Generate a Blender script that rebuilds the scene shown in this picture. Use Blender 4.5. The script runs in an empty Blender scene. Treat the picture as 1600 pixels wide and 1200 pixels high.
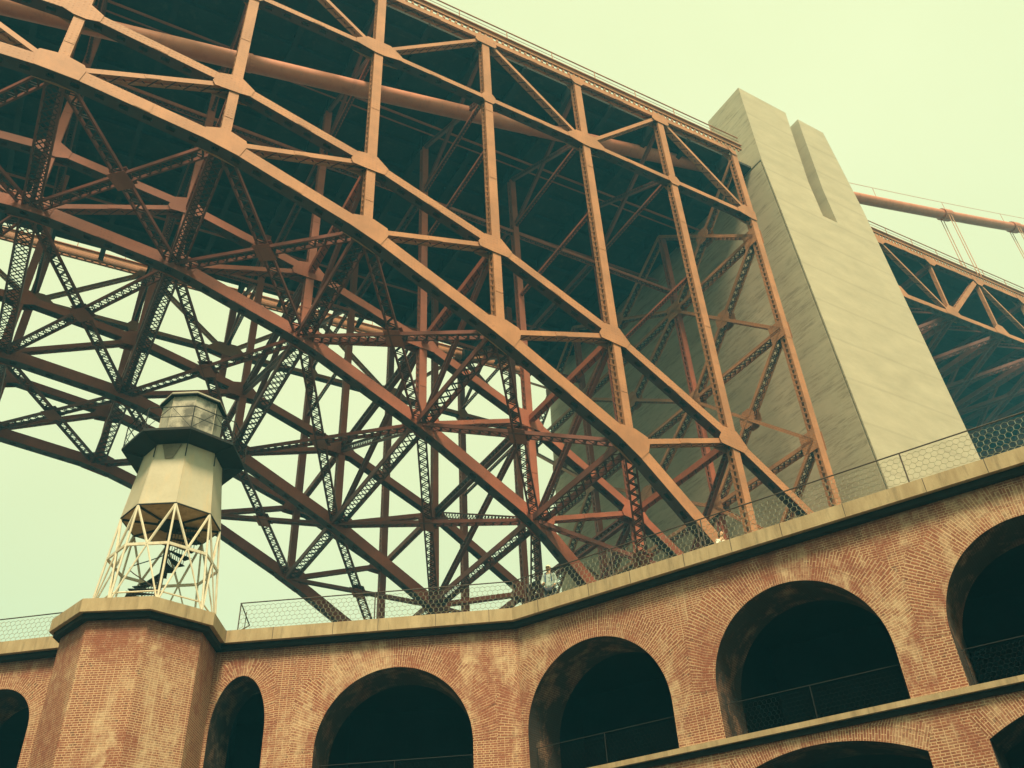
import bpy, math, random
from mathutils import Vector, Matrix
random.seed(7)
S = bpy.context.scene
COL = S.collection
R = math.radians

# ---------------------------------------------------------------- camera
FOC, PITCH, ROLL = 1406.94, 0.6355990, 0.0608343
cam_d = bpy.data.cameras.new("camera")
cam = bpy.data.objects.new("camera", cam_d)
COL.objects.link(cam)
cam_d.sensor_width = 36.0
cam_d.lens = FOC / 1600.0 * 36.0
cam_d.clip_start = 0.1
cam_d.clip_end = 5000
cam.matrix_world = Matrix.Rotation(math.pi / 2 + PITCH, 4, 'X') @ Matrix.Rotation(-ROLL, 4, 'Z')
S.camera = cam

# ---------------------------------------------------------------- world, sun, exposure
SUN_EL = R(54); SUN_H = Vector((0.16, -0.987, 0)).normalized()
w = bpy.data.worlds.new("World"); S.world = w; w.use_nodes = True
nt = w.node_tree; nt.nodes.clear()
wo = nt.nodes.new("ShaderNodeOutputWorld")
sky = nt.nodes.new("ShaderNodeTexSky"); sky.sky_type = 'NISHITA'; sky.sun_disc = False
sky.sun_elevation = SUN_EL; sky.sun_rotation = math.atan2(SUN_H.x, SUN_H.y)
sky.dust_density = 4.0
b1 = nt.nodes.new("ShaderNodeBackground"); b1.inputs[1].default_value = 0.08
b2 = nt.nodes.new("ShaderNodeBackground"); b2.inputs[1].default_value = 1.0
wtc = nt.nodes.new("ShaderNodeTexCoord"); wn = nt.nodes.new("ShaderNodeTexNoise")
wn.inputs["Scale"].default_value = 2.2; wn.inputs["Detail"].default_value = 4
wr = nt.nodes.new("ShaderNodeValToRGB")
wr.color_ramp.elements[0].position = 0.3; wr.color_ramp.elements[0].color = (0.755, 0.80, 0.435, 1)
wr.color_ramp.elements[1].position = 0.7; wr.color_ramp.elements[1].color = (0.825, 0.86, 0.49, 1)
mx = nt.nodes.new("ShaderNodeMixShader"); mx.inputs[0].default_value = 0.95
nt.links.new(wtc.outputs["Generated"], wn.inputs["Vector"]); nt.links.new(wn.outputs[0], wr.inputs[0])
nt.links.new(wr.outputs[0], b2.inputs[0]); nt.links.new(sky.outputs[0], b1.inputs[0])
nt.links.new(b1.outputs[0], mx.inputs[1]); nt.links.new(b2.outputs[0], mx.inputs[2])
nt.links.new(mx.outputs[0], wo.inputs[0])
sd = bpy.data.lights.new("sun", 'SUN'); sd.energy = 4.6; sd.angle = R(14); sd.color = (1.0, 0.80, 0.50)
so = bpy.data.objects.new("sun", sd); COL.objects.link(so)
sdir = SUN_H * math.cos(SUN_EL) + Vector((0, 0, math.sin(SUN_EL)))
so.rotation_euler = (-sdir).to_track_quat('-Z', 'Y').to_euler()
so.location = (20, -40, 60)
S.view_settings.view_transform = 'Standard'; S.view_settings.look = 'None'
S.view_settings.exposure = 0.38; S.view_settings.gamma = 1.0
S.cycles.volume_bounces = 0; S.cycles.max_bounces = 6

# ---------------------------------------------------------------- materials
def mat(name, col, rough=0.7, metal=0.0):
    m = bpy.data.materials.new(name); m.use_nodes = True
    p = m.node_tree.nodes["Principled BSDF"]
    p.inputs["Base Color"].default_value = (*col, 1); p.inputs["Roughness"].default_value = rough
    p.inputs["Metallic"].default_value = metal
    return m, m.node_tree, p

class NT:
    def __init__(s, t): s.t = t
    def n(s, kind, **kw):
        x = s.t.nodes.new(kind)
        for k, v in kw.items():
            if k in ("blend_type", "operation", "data_type", "noise_dimensions", "wave_type", "bands_direction", "feature", "distance"): setattr(x, k, v)
            else: x.inputs[k].default_value = v
        return x
    def l(s, a, b): s.t.links.new(a, b)
    def noise(s, vec, scale, detail=4, rough=0.6, sc=(1, 1, 1)):
        mp = s.n("ShaderNodeMapping"); mp.inputs["Scale"].default_value = sc
        s.l(vec, mp.inputs[0])
        x = s.n("ShaderNodeTexNoise", Scale=scale, Detail=detail, Roughness=rough)
        s.l(mp.outputs[0], x.inputs["Vector"]); return x.outputs[0]
    def ramp(s, fac, p0, p1, c0=(0, 0, 0), c1=(1, 1, 1)):
        r = s.t.nodes.new("ShaderNodeValToRGB")
        r.color_ramp.elements[0].position = p0; r.color_ramp.elements[0].color = (*c0, 1)
        r.color_ramp.elements[1].position = p1; r.color_ramp.elements[1].color = (*c1, 1)
        s.l(fac, r.inputs[0]); return r.outputs[0]
    def mix(s, fac, a, b, blend='MIX'):
        x = s.t.nodes.new("ShaderNodeMix"); x.data_type = 'RGBA'; x.blend_type = blend
        for sock, v in ((x.inputs[0], fac), (x.inputs[6], a), (x.inputs[7], b)):
            if isinstance(v, (int, float)): sock.default_value = v
            elif isinstance(v, tuple): sock.default_value = (*v, 1)
            else: s.l(v, sock)
        return x.outputs[2]
    def math(s, op, a, b=0.0):
        x = s.t.nodes.new("ShaderNodeMath"); x.operation = op
        for sock, v in ((x.inputs[0], a), (x.inputs[1], b)):
            if isinstance(v, (int, float)): sock.default_value = v
            else: s.l(v, sock)
        return x.outputs[0]

def steel(name, base, dirt=0.5, rust=(0.16, 0.05, 0.03), rivets=True):
    m, t, p = mat(name, base, 0.62); N = NT(t)
    co = N.n("ShaderNodeTexCoord").outputs["Object"]
    f1 = N.ramp(N.noise(co, 0.45, 6, 0.65), 0.38, 0.68)
    c = N.mix(f1, tuple(x * 0.74 for x in base), tuple(min(1, x * 1.08) for x in base))
    f2 = N.ramp(N.noise(co, 2.6, 5, 0.7), 0.60, 0.76)
    c = N.mix(N.math('MULTIPLY', f2, dirt), c, rust)
    f3 = N.ramp(N.noise(co, 9.0, 3, 0.6, (1, 1, 0.12)), 0.50, 0.80)
    c = N.mix(N.math('MULTIPLY', f3, 0.30), c, tuple(x * 0.55 for x in base))
    if rivets:
        v = N.n("ShaderNodeTexVoronoi", Scale=5.0, Randomness=0.1); N.l(co, v.inputs["Vector"])
        rv = N.ramp(v.outputs["Distance"], 0.14, 0.30, (1, 1, 1), (0, 0, 0))
        c = N.mix(N.math('MULTIPLY', rv, 0.35), c, tuple(x * 0.45 for x in base))
    N.l(c, p.inputs["Base Color"])
    if rivets:
        b = N.n("ShaderNodeBump", Strength=0.5, Distance=0.02); N.l(rv, b.inputs["Height"]); N.l(b.outputs[0], p.inputs["Normal"])
    return m

M_STEEL = steel("orange_painted_steel", (0.49, 0.205, 0.092), 0.50)
M_STEEL_IN = steel("orange_steel_shaded_inner", (0.39, 0.105, 0.053), 0.5)  # shaded copy of the orange paint for steel behind the near rib
M_LACE = steel("shade_darkened_lacing", (0.085, 0.030, 0.022), 0.4, rivets=False)  # near-black copy of the orange paint: underside shade put into the colour
M_STEEL_DK = steel("orange_steel_shaded_dark", (0.22, 0.062, 0.040), 0.5, rivets=False)  # bracing in shadow: same steel, with the shade painted in
M_DECKU = steel("deck_underside_shade", (0.018, 0.012, 0.010), 0.6, rivets=False)  # shade below the deck darkened into the steel colour

def concrete(name):
    m, t, p = mat(name, (0.5, 0.47, 0.38), 0.9); N = NT(t)
    tc = N.n("ShaderNodeTexCoord"); co = tc.outputs["Object"]
    c = N.mix(N.ramp(N.noise(co, 0.35, 6, 0.65, (1, 1, 2.5)), 0.3, 0.72), (0.40, 0.345, 0.245), (0.51, 0.44, 0.315))
    # board marks and pour lines: long horizontal streaks
    f = N.ramp(N.noise(co, 1.4, 5, 0.7, (0.6, 0.6, 2.2)), 0.47, 0.72)
    c = N.mix(N.math('MULTIPLY', f, 0.14), c, (0.36, 0.30, 0.21))
    wv = N.n("ShaderNodeTexWave", Scale=0.085, Distortion=0.35, Detail=2.0); wv.bands_direction = 'Z'; N.l(co, wv.inputs["Vector"])
    f = N.ramp(wv.outputs[1], 0.985, 0.998)
    c = N.mix(N.math('MULTIPLY', f, 0.30), c, (0.30, 0.25, 0.18))
    # the south face (arch side) carries soot and weather streaks
    geo = N.n("ShaderNodeNewGeometry"); sx = N.n("ShaderNodeSeparateXYZ")
    N.l(co, sx.inputs[0])
    south = N.ramp(sx.outputs["X"], 0.0, 1.0)
    ss = N.math('LESS_THAN', sx.outputs["X"], 45.02)
    f = N.ramp(N.noise(co, 0.55, 7, 0.72, (1, 0.45, 2.2)), 0.44, 0.56)
    f2 = N.ramp(N.noise(co, 2.0, 6, 0.75, (1, 0.30, 2.6)), 0.44, 0.60)
    ff = N.math('MULTIPLY', N.math('MULTIPLY', f, f2), ss)
    c = N.mix(N.math('MULTIPLY', ff, 0.66), c, (0.15, 0.115, 0.07))
    c = N.mix(N.math('MULTIPLY', ss, 0.15), c, (0.52, 0.40, 0.25))
    N.l(c, p.inputs["Base Color"])
    b = N.n("ShaderNodeBump", Strength=0.22, Distance=0.05); N.l(N.noise(co, 5.0, 6, 0.75, (0.8, 0.8, 1.6)), b.inputs["Height"]); N.l(b.outputs[0], p.inputs["Normal"])
    return m
M_CONC = concrete("board_marked_concrete")

def brick(name, ring=False, dark=False, redtop=False):
    m, t, p = mat(name, (0.4, 0.2, 0.1), 0.92); N = NT(t)
    uv = N.n("ShaderNodeTexCoord").outputs["UV"]; pos = N.n("ShaderNodeNewGeometry").outputs["Position"]
    # wobble the courses a little
    wob = N.n("ShaderNodeTexNoise", Scale=1.7, Detail=3.0); N.l(pos, wob.inputs["Vector"])
    wsub = N.n("ShaderNodeVectorMath"); wsub.operation = 'SUBTRACT'; N.l(wob.outputs["Color"], wsub.inputs[0]); wsub.inputs[1].default_value = (0.5, 0.5, 0.5)
    wsc = N.n("ShaderNodeVectorMath"); wsc.operation = 'SCALE'; N.l(wsub.outputs[0], wsc.inputs[0]); wsc.inputs[3].default_value = 0.03
    wad = N.n("ShaderNodeVectorMath"); wad.operation = 'ADD'; N.l(uv, wad.inputs[0]); N.l(wsc.outputs[0], wad.inputs[1])
    bt = t.nodes.new("ShaderNodeTexBrick")
    bt.offset = 0.5; bt.squash = 1.0 if ring else 0.55; bt.squash_frequency = 2
    bt.inputs["Scale"].default_value = 1.0
    bt.inputs["Brick Width"].default_value = 0.245 if ring else 0.225
    bt.inputs["Row Height"].default_value = 0.070
    bt.inputs["Mortar Size"].default_value = 0.0125; bt.inputs["Mortar Smooth"].default_value = 0.35
    bt.inputs["Bias"].default_value = -0.1
    bt.inputs["Color1"].default_value = (0.25, 0.088, 0.050, 1); bt.inputs["Color2"].default_value = (0.36, 0.142, 0.078, 1)
    bt.inputs["Mortar"].default_value = (0.62, 0.41, 0.255, 1)
    N.l(wad.outputs[0], bt.inputs["Vector"])
    c = bt.outputs["Color"]
    # odd burnt bricks
    vo = N.n("ShaderNodeTexNoise", Scale=6.0, Detail=2.0); N.l(pos, vo.inputs["Vector"])
    f = N.math('MULTIPLY', N.ramp(vo.outputs[0], 0.60, 0.70), N.math('SUBTRACT', 1.0, bt.outputs["Fac"]))
    c = N.mix(N.math('MULTIPLY', f, 0.75), c, (0.12, 0.065, 0.04))
    # red weathered patches that swallow the joints
    f = N.ramp(N.noise(pos, 0.42, 6, 0.70), 0.49, 0.57)
    f = N.math('MULTIPLY', f, N.ramp(N.noise(pos, 3.2, 4, 0.7), 0.36, 0.60))
    c = N.mix(N.math('MULTIPLY', f, 0.80), c, (0.27, 0.085, 0.05))
    # pale lime bloom
    f = N.ramp(N.noise(pos, 0.60, 6, 0.72, (1.3, 1.3, 0.55)), 0.50, 0.60)
    f = N.math('MULTIPLY', f, N.ramp(N.noise(pos, 4.0, 4, 0.7), 0.33, 0.62))
    c = N.mix(N.math('MULTIPLY', f, 0.72), c, (0.66, 0.49, 0.31))
    # black damp staining in a ragged band just under the coping
    sx = N.n("ShaderNodeSeparateXYZ"); N.l(pos, sx.inputs[0])
    h = N.math('ADD', sx.outputs["Z"], N.math('MULTIPLY', N.noise(pos, 1.3, 5, 0.75, (1, 1, 0.25)), 1.5))
    if redtop:
        hr = N.math('ADD', sx.outputs["Z"], N.math('MULTIPLY', N.noise(pos, 0.8, 6, 0.7), 3.2))
        fr = N.math('MULTIPLY', N.ramp(N.math('MULTIPLY', hr, 0.05), 0.592, 0.622), N.ramp(N.noise(pos, 4.5, 4, 0.75), 0.30, 0.62))
        c = N.mix(N.math('MULTIPLY', fr, 0.88), c, (0.27, 0.088, 0.05))
    f = N.ramp(N.math('MULTIPLY', h, 0.05), 0.580, 0.625)
    f = N.math('MULTIPLY', f, N.ramp(N.noise(pos, 2.4, 5, 0.75, (1, 1, 0.5)), 0.33, 0.58))
    c = N.mix(N.math('MULTIPLY', f, 0.85), c, (0.13, 0.05, 0.04))
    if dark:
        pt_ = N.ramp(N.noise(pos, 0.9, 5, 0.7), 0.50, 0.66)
        c = N.mix(N.math('SUBTRACT', 0.955, N.math('MULTIPLY', pt_, 0.44)), c, (0.016, 0.018, 0.018))  # soot plus the reveals' shade mixed into the brick; patches left lighter
    N.l(c, p.inputs["Base Color"])
    b = N.n("ShaderNodeBump", Strength=0.6, Distance=0.02)
    hh = N.math('SUBTRACT', N.math('MULTIPLY', N.noise(pos, 14, 3, 0.7), 0.6), N.math('MULTIPLY', bt.outputs["Fac"], 0.9))
    N.l(hh, b.inputs["Height"]); N.l(b.outputs[0], p.inputs["Normal"])
    return m
M_BRICK = brick("weathered_brick"); M_BRICK_T = brick("tower_brick_red_top", redtop=True); M_RING = brick("arch_ring_brick", True); M_BRICK_D = brick("soot_shade_brick", dark=True)

def simple(name, c0, c1, scale=2.0, rough=0.85, sc=(1, 1, 1), stain=None, lo=0.35, hi=0.7, metal=0.0):
    m, t, p = mat(name, c0, rough, metal); N = NT(t)
    co = N.n("ShaderNodeNewGeometry").outputs["Position"]
    c = N.mix(N.ramp(N.noise(co, scale, 6, 0.68, sc), lo, hi), c0, c1)
    if stain:
        c = N.mix(N.math('MULTIPLY', N.ramp(N.noise(co, scale * 1.7, 6, 0.75, (1.6, 1.6, 0.25)), 0.52, 0.72), 0.7), c, stain)
    N.l(c, p.inputs["Base Color"])
    b = N.n("ShaderNodeBump", Strength=0.25, Distance=0.02); N.l(N.noise(co, scale * 8, 4, 0.7), b.inputs["Height"]); N.l(b.outputs[0], p.inputs["Normal"])
    return m
M_GRAN = simple("stained_granite_coping", (0.36, 0.26, 0.145), (0.52, 0.40, 0.24), 1.6, sc=(1.6, 1.6, 0.35), stain=(0.17, 0.13, 0.075))
M_DARKROOM = simple("interior_shade_black", (0.004, 0.005, 0.005), (0.010, 0.011, 0.011), 0.7)  # darkness of the unlit rooms put into the wall colour
M_PLATE = simple("white_painted_plate", (0.45, 0.40, 0.29), (0.55, 0.495, 0.37), 0.9, 0.55, stain=(0.62, 0.46, 0.27))
M_WHITE = simple("cream_painted_ironwork", (0.62, 0.56, 0.42), (0.74, 0.68, 0.54), 2.0, 0.55, stain=(0.50, 0.32, 0.14))
M_RUST = simple("rust_mottled_floor_plate", (0.42, 0.29, 0.15), (0.62, 0.46, 0.28), 1.4, 0.8, stain=(0.09, 0.05, 0.03))
M_IRON = simple("black_painted_iron", (0.006, 0.007, 0.008), (0.014, 0.013, 0.012), 3.0, 0.75)
M_SHADE = simple("painted_shade_black", (0.004, 0.005, 0.005), (0.012, 0.010, 0.009), 2.0, 0.95)  # near-black colour carrying the shade under coping and ledge
M_NET = simple("bright_galvanised_wire", (0.42, 0.40, 0.31), (0.52, 0.50, 0.38), 3.0, 0.5)
M_LANT = simple("grey_lantern_panes", (0.13, 0.12, 0.10), (0.46, 0.42, 0.34), 1.1, 0.35, sc=(1, 1, 0.8), lo=0.42, hi=0.55)
M_GREYSTAIN = simple("grey_brown_stain", (0.16, 0.135, 0.10), (0.27, 0.22, 0.15), 3.0)
M_LROOF = simple("lantern_roof_metal", (0.40, 0.36, 0.28), (0.50, 0.46, 0.36), 1.5)
M_WIRE = simple("galvanised_wire", (0.34, 0.33, 0.25), (0.46, 0.44, 0.34), 3.0, 0.5)
M_RAIL = simple("dark_brown_rail_pipe", (0.05, 0.035, 0.028), (0.09, 0.06, 0.045), 3.0, 0.6)
M_GROUND = simple("worn_courtyard_paving", (0.05, 0.048, 0.042), (0.09, 0.085, 0.07), 0.6)
M_CABLE = simple("cable_orange_paint", (0.50, 0.17, 0.09), (0.58, 0.21, 0.12), 0.8, 0.6, stain=(0.32, 0.10, 0.06))
M_ROPE = simple("suspender_rope_paint", (0.55, 0.28, 0.17), (0.62, 0.34, 0.22), 1.0)
M_SLAB = simple("deck_slab_concrete", (0.02, 0.018, 0.015), (0.045, 0.036, 0.028), 0.5, sc=(1, 1, 1), stain=(0.10, 0.07, 0.05))
M_SKIN = simple("skin", (0.62, 0.36, 0.22), (0.68, 0.42, 0.27), 6)
M_JACKET = simple("pale_blue_jacket", (0.36, 0.46, 0.44), (0.48, 0.56, 0.50), 7)
M_NAVY = simple("navy_bag", (0.02, 0.05, 0.12), (0.04, 0.09, 0.18), 7)
M_CAP = simple("cream_cap", (0.70, 0.62, 0.42), (0.78, 0.70, 0.5), 7)
M_SHIRT = simple("white_shirt_cloth", (0.80, 0.80, 0.68), (0.86, 0.86, 0.76), 5)
M_TROUS = simple("dark_trousers", (0.03, 0.035, 0.05), (0.05, 0.06, 0.08), 5)
M_HAIR = simple("dark_brown_hair", (0.03, 0.018, 0.012), (0.06, 0.035, 0.02), 9)

# ---------------------------------------------------------------- mesh helper
class MB:
    def __init__(s): s.v = []; s.f = []; s.uv = []; s.mi = []
    def face(s, pts, uv=None, mi=0):
        b = len(s.v); s.v.extend([tuple(p) for p in pts]); s.f.append(tuple(range(b, b + len(pts))))
        s.uv.append(uv if uv else [(0, 0)] * len(pts)); s.mi.append(mi)
    def hexa(s, c, mi=0):   # 8 corners: 0-3 ring one, 4-7 ring two
        b = len(s.v); s.v.extend([tuple(p) for p in c])
        for q in ((0, 3, 2, 1), (4, 5, 6, 7), (0, 1, 5, 4), (1, 2, 6, 5), (2, 3, 7, 6), (3, 0, 4, 7)):
            s.f.append(tuple(b + k for k in q)); s.uv.append([(0, 0)] * 4); s.mi.append(mi)
    def bar(s, p0, p1, u, v, a, b, mi=0):      # half sizes a along u, b along v
        p0 = Vector(p0); p1 = Vector(p1); u = u * a; v = v * b
        s.hexa([p0 - u - v, p0 + u - v, p0 + u + v, p0 - u + v, p1 - u - v, p1 + u - v, p1 + u + v, p1 - u + v], mi)
    def rod(s, p0, p1, r, n=5, mi=0, r1=None):
        p0 = Vector(p0); p1 = Vector(p1); t = (p1 - p0)
        if t.length < 1e-6: return
        t.normalize(); r1 = r if r1 is None else r1
        u = t.orthogonal().normalized(); v = t.cross(u); b = len(s.v)
        for p, rr in ((p0, r), (p1, r1)):
            for k in range(n):
                a = 2 * math.pi * k / n; s.v.append(tuple(p + (u * math.cos(a) + v * math.sin(a)) * rr))
        for k in range(n):
            s.f.append((b + k, b + (k + 1) % n, b + n + (k + 1) % n, b + n + k)); s.uv.append([(0, 0)] * 4); s.mi.append(mi)
        s.f.append(tuple(b + n - 1 - k for k in range(n))); s.uv.append([(0, 0)] * n); s.mi.append(mi)
        s.f.append(tuple(b + n + k for k in range(n))); s.uv.append([(0, 0)] * n); s.mi.append(mi)
    def box(s, lo, hi, mi=0):
        x0, y0, z0 = lo; x1, y1, z1 = hi
        s.hexa([(x0, y0, z0), (x1, y0, z0), (x1, y1, z0), (x0, y1, z0), (x0, y0, z1), (x1, y0, z1), (x1, y1, z1), (x0, y1, z1)], mi)
    def build(s, name, mats, parent=None, smooth=False):
        me = bpy.data.meshes.new(name); me.from_pydata(s.v, [], s.f)
        if not isinstance(mats, (list, tuple)): mats = [mats]
        for m in mats: me.materials.append(m)
        ul = me.uv_layers.new(name="UVMap"); k = 0
        flat = [c for fu in s.uv for p in fu for c in p]
        ul.data.foreach_set("uv", flat)
        me.polygons.foreach_set("material_index", s.mi)
        if smooth: me.polygons.foreach_set("use_smooth", [True] * len(s.f))
        me.update()
        o = bpy.data.objects.new(name, me); COL.objects.link(o)
        if parent: o.parent = parent
        return o

def empty(name, loc=(0, 0, 0), rz=0.0, parent=None):
    o = bpy.data.objects.new(name, None); COL.objects.link(o); o.location = loc; o.rotation_euler = (0, 0, rz)
    o.empty_display_size = 0.5
    if parent: o.parent = parent
    return o
def tag(o, label=None, cat=None, group=None, kind=None):
    if label: o["label"] = label
    if cat: o["category"] = cat
    if group: o["group"] = group
    if kind: o["kind"] = kind
    return o

# ================================================================ BRIDGE (local axes: s along, w across, h up)
BAZ = 0.5598769; D0 = 30.6807
BN = Vector((-math.sin(BAZ), math.cos(BAZ), 0)); BD = Vector((math.cos(BAZ), math.sin(BAZ), 0))
bridge_loc = BN * D0
bridge = empty("steel_arch_bridge", bridge_loc, BAZ)
tag(bridge, "orange painted steel arch bridge with latticed spandrel columns rising behind the brick fort", "bridge")
P = 7.65; S0 = -4.15
Uh = [41.8, 40.9, 39.0, 36.25, 32.55, 27.6, 21.8]
Lh = [37.15, 36.3, 33.85, 30.0, 25.35, 17.6, 7.0]
WR = [0.32, 9.8, 23.6, 33.3]
I0 = -4
def ss(i): return S0 + P * i
def U(i, w): return Vector((ss(i), w, Uh[abs(i)]))
def L(i, w): return Vector((ss(i), w, Lh[abs(i)]))
def Mh(i): return 49.55 + 0.016 * (ss(i) - 11)
def Th(i): return 56.45 + 0.055 * (ss(i) - 18.5)
def M(i, w): return Vector((ss(i), w, Mh(i)))
def T(i, w): return Vector((ss(i), w, Th(i)))

def frame(p0, p1, v):
    t = (p1 - p0).normalized(); v = (v - t * v.dot(t)).normalized(); u = v.cross(t)
    return t, u, v
VW = Vector((0, 1, 0)); VS = Vector((1, 0, 0)); VZ = Vector((0, 0, 1))

def plates(mb, p0, p1, vref, a, b, lip=0.12):
    t, u, v = frame(p0, p1, vref)
    for sg in (-1, 1):
        c = v * (sg * (b / 2 - 0.025))
        mb.bar(p0 + c, p1 + c, u, v, a / 2, 0.025)
        for q in (-1, 1):
            cc = v * (sg * (b / 2 - 0.05 - lip / 2)) + u * (q * (a / 2 - 0.02))
            mb.bar(p0 + cc, p1 + cc, u, v, 0.018, lip / 2)
    Ln = (p1 - p0).length
    if Ln > 4 and a > .3:                     # riveted splice straps, proud of the plates
        for fr in ((.5,) if Ln < 11 else (.3, .62)):
            m = p0 + t * (Ln * fr)
            for sg in (-1, 1):
                c = v * (sg * (b / 2 + 0.009)); mb.bar(m + c - t * .38, m + c + t * .38, u, v, a / 2 - .03, 0.009)
    return t, u, v
def laces(mb, p0, p1, t, u, v, a, b, cross=True, pitch=None, wd=0.045, mi=1, sides=(-1, 1)):
    Ln = (p1 - p0).length; pitch = pitch or b * 0.85
    n = max(1, int(round(Ln / pitch))); st = Ln / n
    for q in sides:
        base = u * (q * (a / 2 - 0.005))
        for k in range(n):
            A = p0 + t * (k * st) + base; B = A + t * st
            sg = 1 if k % 2 else -1
            for g in ((sg, -sg) if cross else (sg,)):
                x0 = A + v * (g * b * 0.46); x1 = B - v * (g * b * 0.46)
                dd = (x1 - x0).normalized(); side = u.cross(dd)
                mb.bar(x0 + u * (0.008 * g), x1 + u * (0.008 * g), side, u, wd, 0.007, mi)
def holes_cover(mb, p0, p1, t, u, v, a, b, pitch=1.15, sides=(-1, 1)):
    Ln = (p1 - p0).length; n = max(1, int(round(Ln / pitch))); st = Ln / n
    for q in sides:
        base = u * (q * (a / 2 - 0.0))
        for e in (-1, 1):
            c = base + v * (e * b * 0.33)
            mb.bar(p0 + c, p1 + c, u, v, 0.012, b * 0.16, 1)
        if q == (1 if u.z > 0 else -1):          # the upper cover has no hand holes
            mb.bar(p0 + base, p1 + base, u, v, 0.010, b * 0.172, 1); continue
        for k in range(n):
            A = p0 + t * (k * st) + base
            mb.bar(A, A + t * (st * 0.62), u, v, 0.012, b * 0.172, 1)
def col_member(p0, p1, vref, a, b, parent, name, mats=None, cross=True, pitch=None):
    up = abs((p1 - p0).normalized().z) > 0.97
    mb = MB(); t, u, v = plates(mb, p0, p1, vref, a, b); laces(mb, p0, p1, t, u, v, a, b, cross, pitch, 0.030 if up else 0.032, 0 if up else 1)
    return mb.build(name, mats or [M_STEEL, M_LACE], parent)
def chord_member(p0, p1, vref, a, b, parent, name, mats=None):
    mb = MB(); t, u, v = plates(mb, p0, p1, vref, a, b, 0.08); holes_cover(mb, p0, p1, t, u, v, a, b)
    return mb.build(name, mats or [M_STEEL, M_LACE], parent)
def brace(p0, p1, vref, depth, wd, parent, name, mats=None, cross=False, fl=0.06, both=True):
    """two light booms 'depth' apart (along u) joined by a zigzag of lacing bars"""
    mb = MB(); t, u, v = frame(p0, p1, vref)
    for q in (-1, 1):
        c = u * (q * depth / 2); mb.bar(p0 + c, p1 + c, u, v, fl, wd / 2)
    for sv in ((-1, 1) if both else (1,)):
        off = v * (sv * wd * 0.42)
        laces(mb, p0 + off, p1 + off, t, v, u, 0.01, depth, cross, depth * (0.62 if not cross else 0.9), 0.035, 1, (1,))
    return mb.build(name, mats or [M_STEEL_DK, M_LACE], parent)

def hull(pts):
    pts = sorted(set((round(x, 4), round(y, 4)) for x, y in pts))
    def half(ps):
        h = []
        for p in ps:
            while len(h) > 1 and (h[-1][0] - h[-2][0]) * (p[1] - h[-2][1]) - (h[-1][1] - h[-2][1]) * (p[0] - h[-2][0]) <= 0: h.pop()
            h.append(p)
        return h
    a = half(pts); b = half(pts[::-1]); return a[:-1] + b[:-1]
def gusset(node, others, b, parent, name="gusset_plate", m=None, hw=0.42, ext=1.15):
    """plate pair wrapping every member that meets at node; others = [(point, reach, halfwidth)]"""
    pts = []
    for (q, reach, h) in others:
        d = Vector((q.x - node.x, q.z - node.z)); d.normalize(); n = Vector((-d.y, d.x))
        for g in (-1, 1):
            c = d * reach + n * (h * g); pts.append((c.x, c.y))
    hp = hull(pts); mb = MB()
    for sg in (-1, 1):
        y0 = node.y + sg * (b / 2 + 0.004); y1 = node.y + sg * (b / 2 + 0.034)
        A = [(node.x + x, y0, node.z + z) for x, z in hp]; B = [(node.x + x, y1, node.z + z) for x, z in hp]
        mb.face(A); mb.face(B[::-1]); n = len(hp)
        for k in range(n): mb.face([A[k], A[(k + 1) % n], B[(k + 1) % n], B[k]])
    return mb.build(name, m or M_STEEL, parent)

ribs = []
for ri, w_ in enumerate(WR):
    rib = empty("arch_rib", (0, 0, 0), 0, bridge); ribs.append(rib)
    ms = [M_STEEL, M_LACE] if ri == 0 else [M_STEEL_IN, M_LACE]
    bl = 0.62
    for i in range(I0, 6):
        chord_member(L(i, w_), L(i + 1, w_), VW, 0.76, bl + .08, rib, "lower_chord", ms)
        chord_member(U(i, w_), U(i + 1, w_), VW, 0.57, bl, rib, "upper_chord", ms)
        if i >= 0: col_member(L(i, w_), U(i + 1, w_), VW, 0.31, 0.5, rib, "diagonal", ms, cross=False, pitch=0.45)
        else: col_member(L(i + 1, w_), U(i, w_), VW, 0.31, 0.5, rib, "diagonal", ms, cross=False, pitch=0.45)
    for i in range(I0, 7):
        col_member(L(i, w_), U(i, w_), VW, 0.50, 0.54, rib, "web_post", ms, pitch=0.44)
        near = []
        if i < 6: near.append((U(i + 1, w_), 0.92, 0.285))
        if i > I0: near.append((U(i - 1, w_), 0.92, 0.285))
        near += [(L(i, w_), 0.60, 0.28), (U(i, w_) + VZ, 0.62, 0.28)]
        if i > 0: near.append((L(i - 1, w_), 1.2, 0.17))
        elif i < 0: near.append((L(i + 1, w_), 1.2, 0.17))
        gusset(U(i, w_), near, bl, rib, m=ms[0])
        near = []
        if i < 6: near.append((L(i + 1, w_), 1.0, 0.40))
        if i > I0: near.append((L(i - 1, w_), 1.0, 0.40))
        near.append((U(i, w_), 0.82, 0.28))
        if 0 <= i < 6: near.append((U(i + 1, w_), 1.15, 0.17))
        if i <= 0 and i > I0: near.append((U(i - 1, w_), 1.15, 0.17))
        gusset(L(i, w_), near, bl + .08, rib, m=ms[0])

# spandrel columns
for ri, w_ in enumerate(WR):
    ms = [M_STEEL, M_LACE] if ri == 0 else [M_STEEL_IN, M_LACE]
    outer = ri in (0, 3)
    for i in range(I0, 7):
        top = T(i, w_) if outer else T(i, w_) - VZ * 1.2
        bot = U(i, w_)
        if i == 6: bot = L(i, w_)
        col_member(bot, top, VW, 0.55 if outer else 0.46, 0.54 if outer else 0.5, bridge, "spandrel_column", ms, pitch=0.44 if outer else 0.5)

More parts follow.
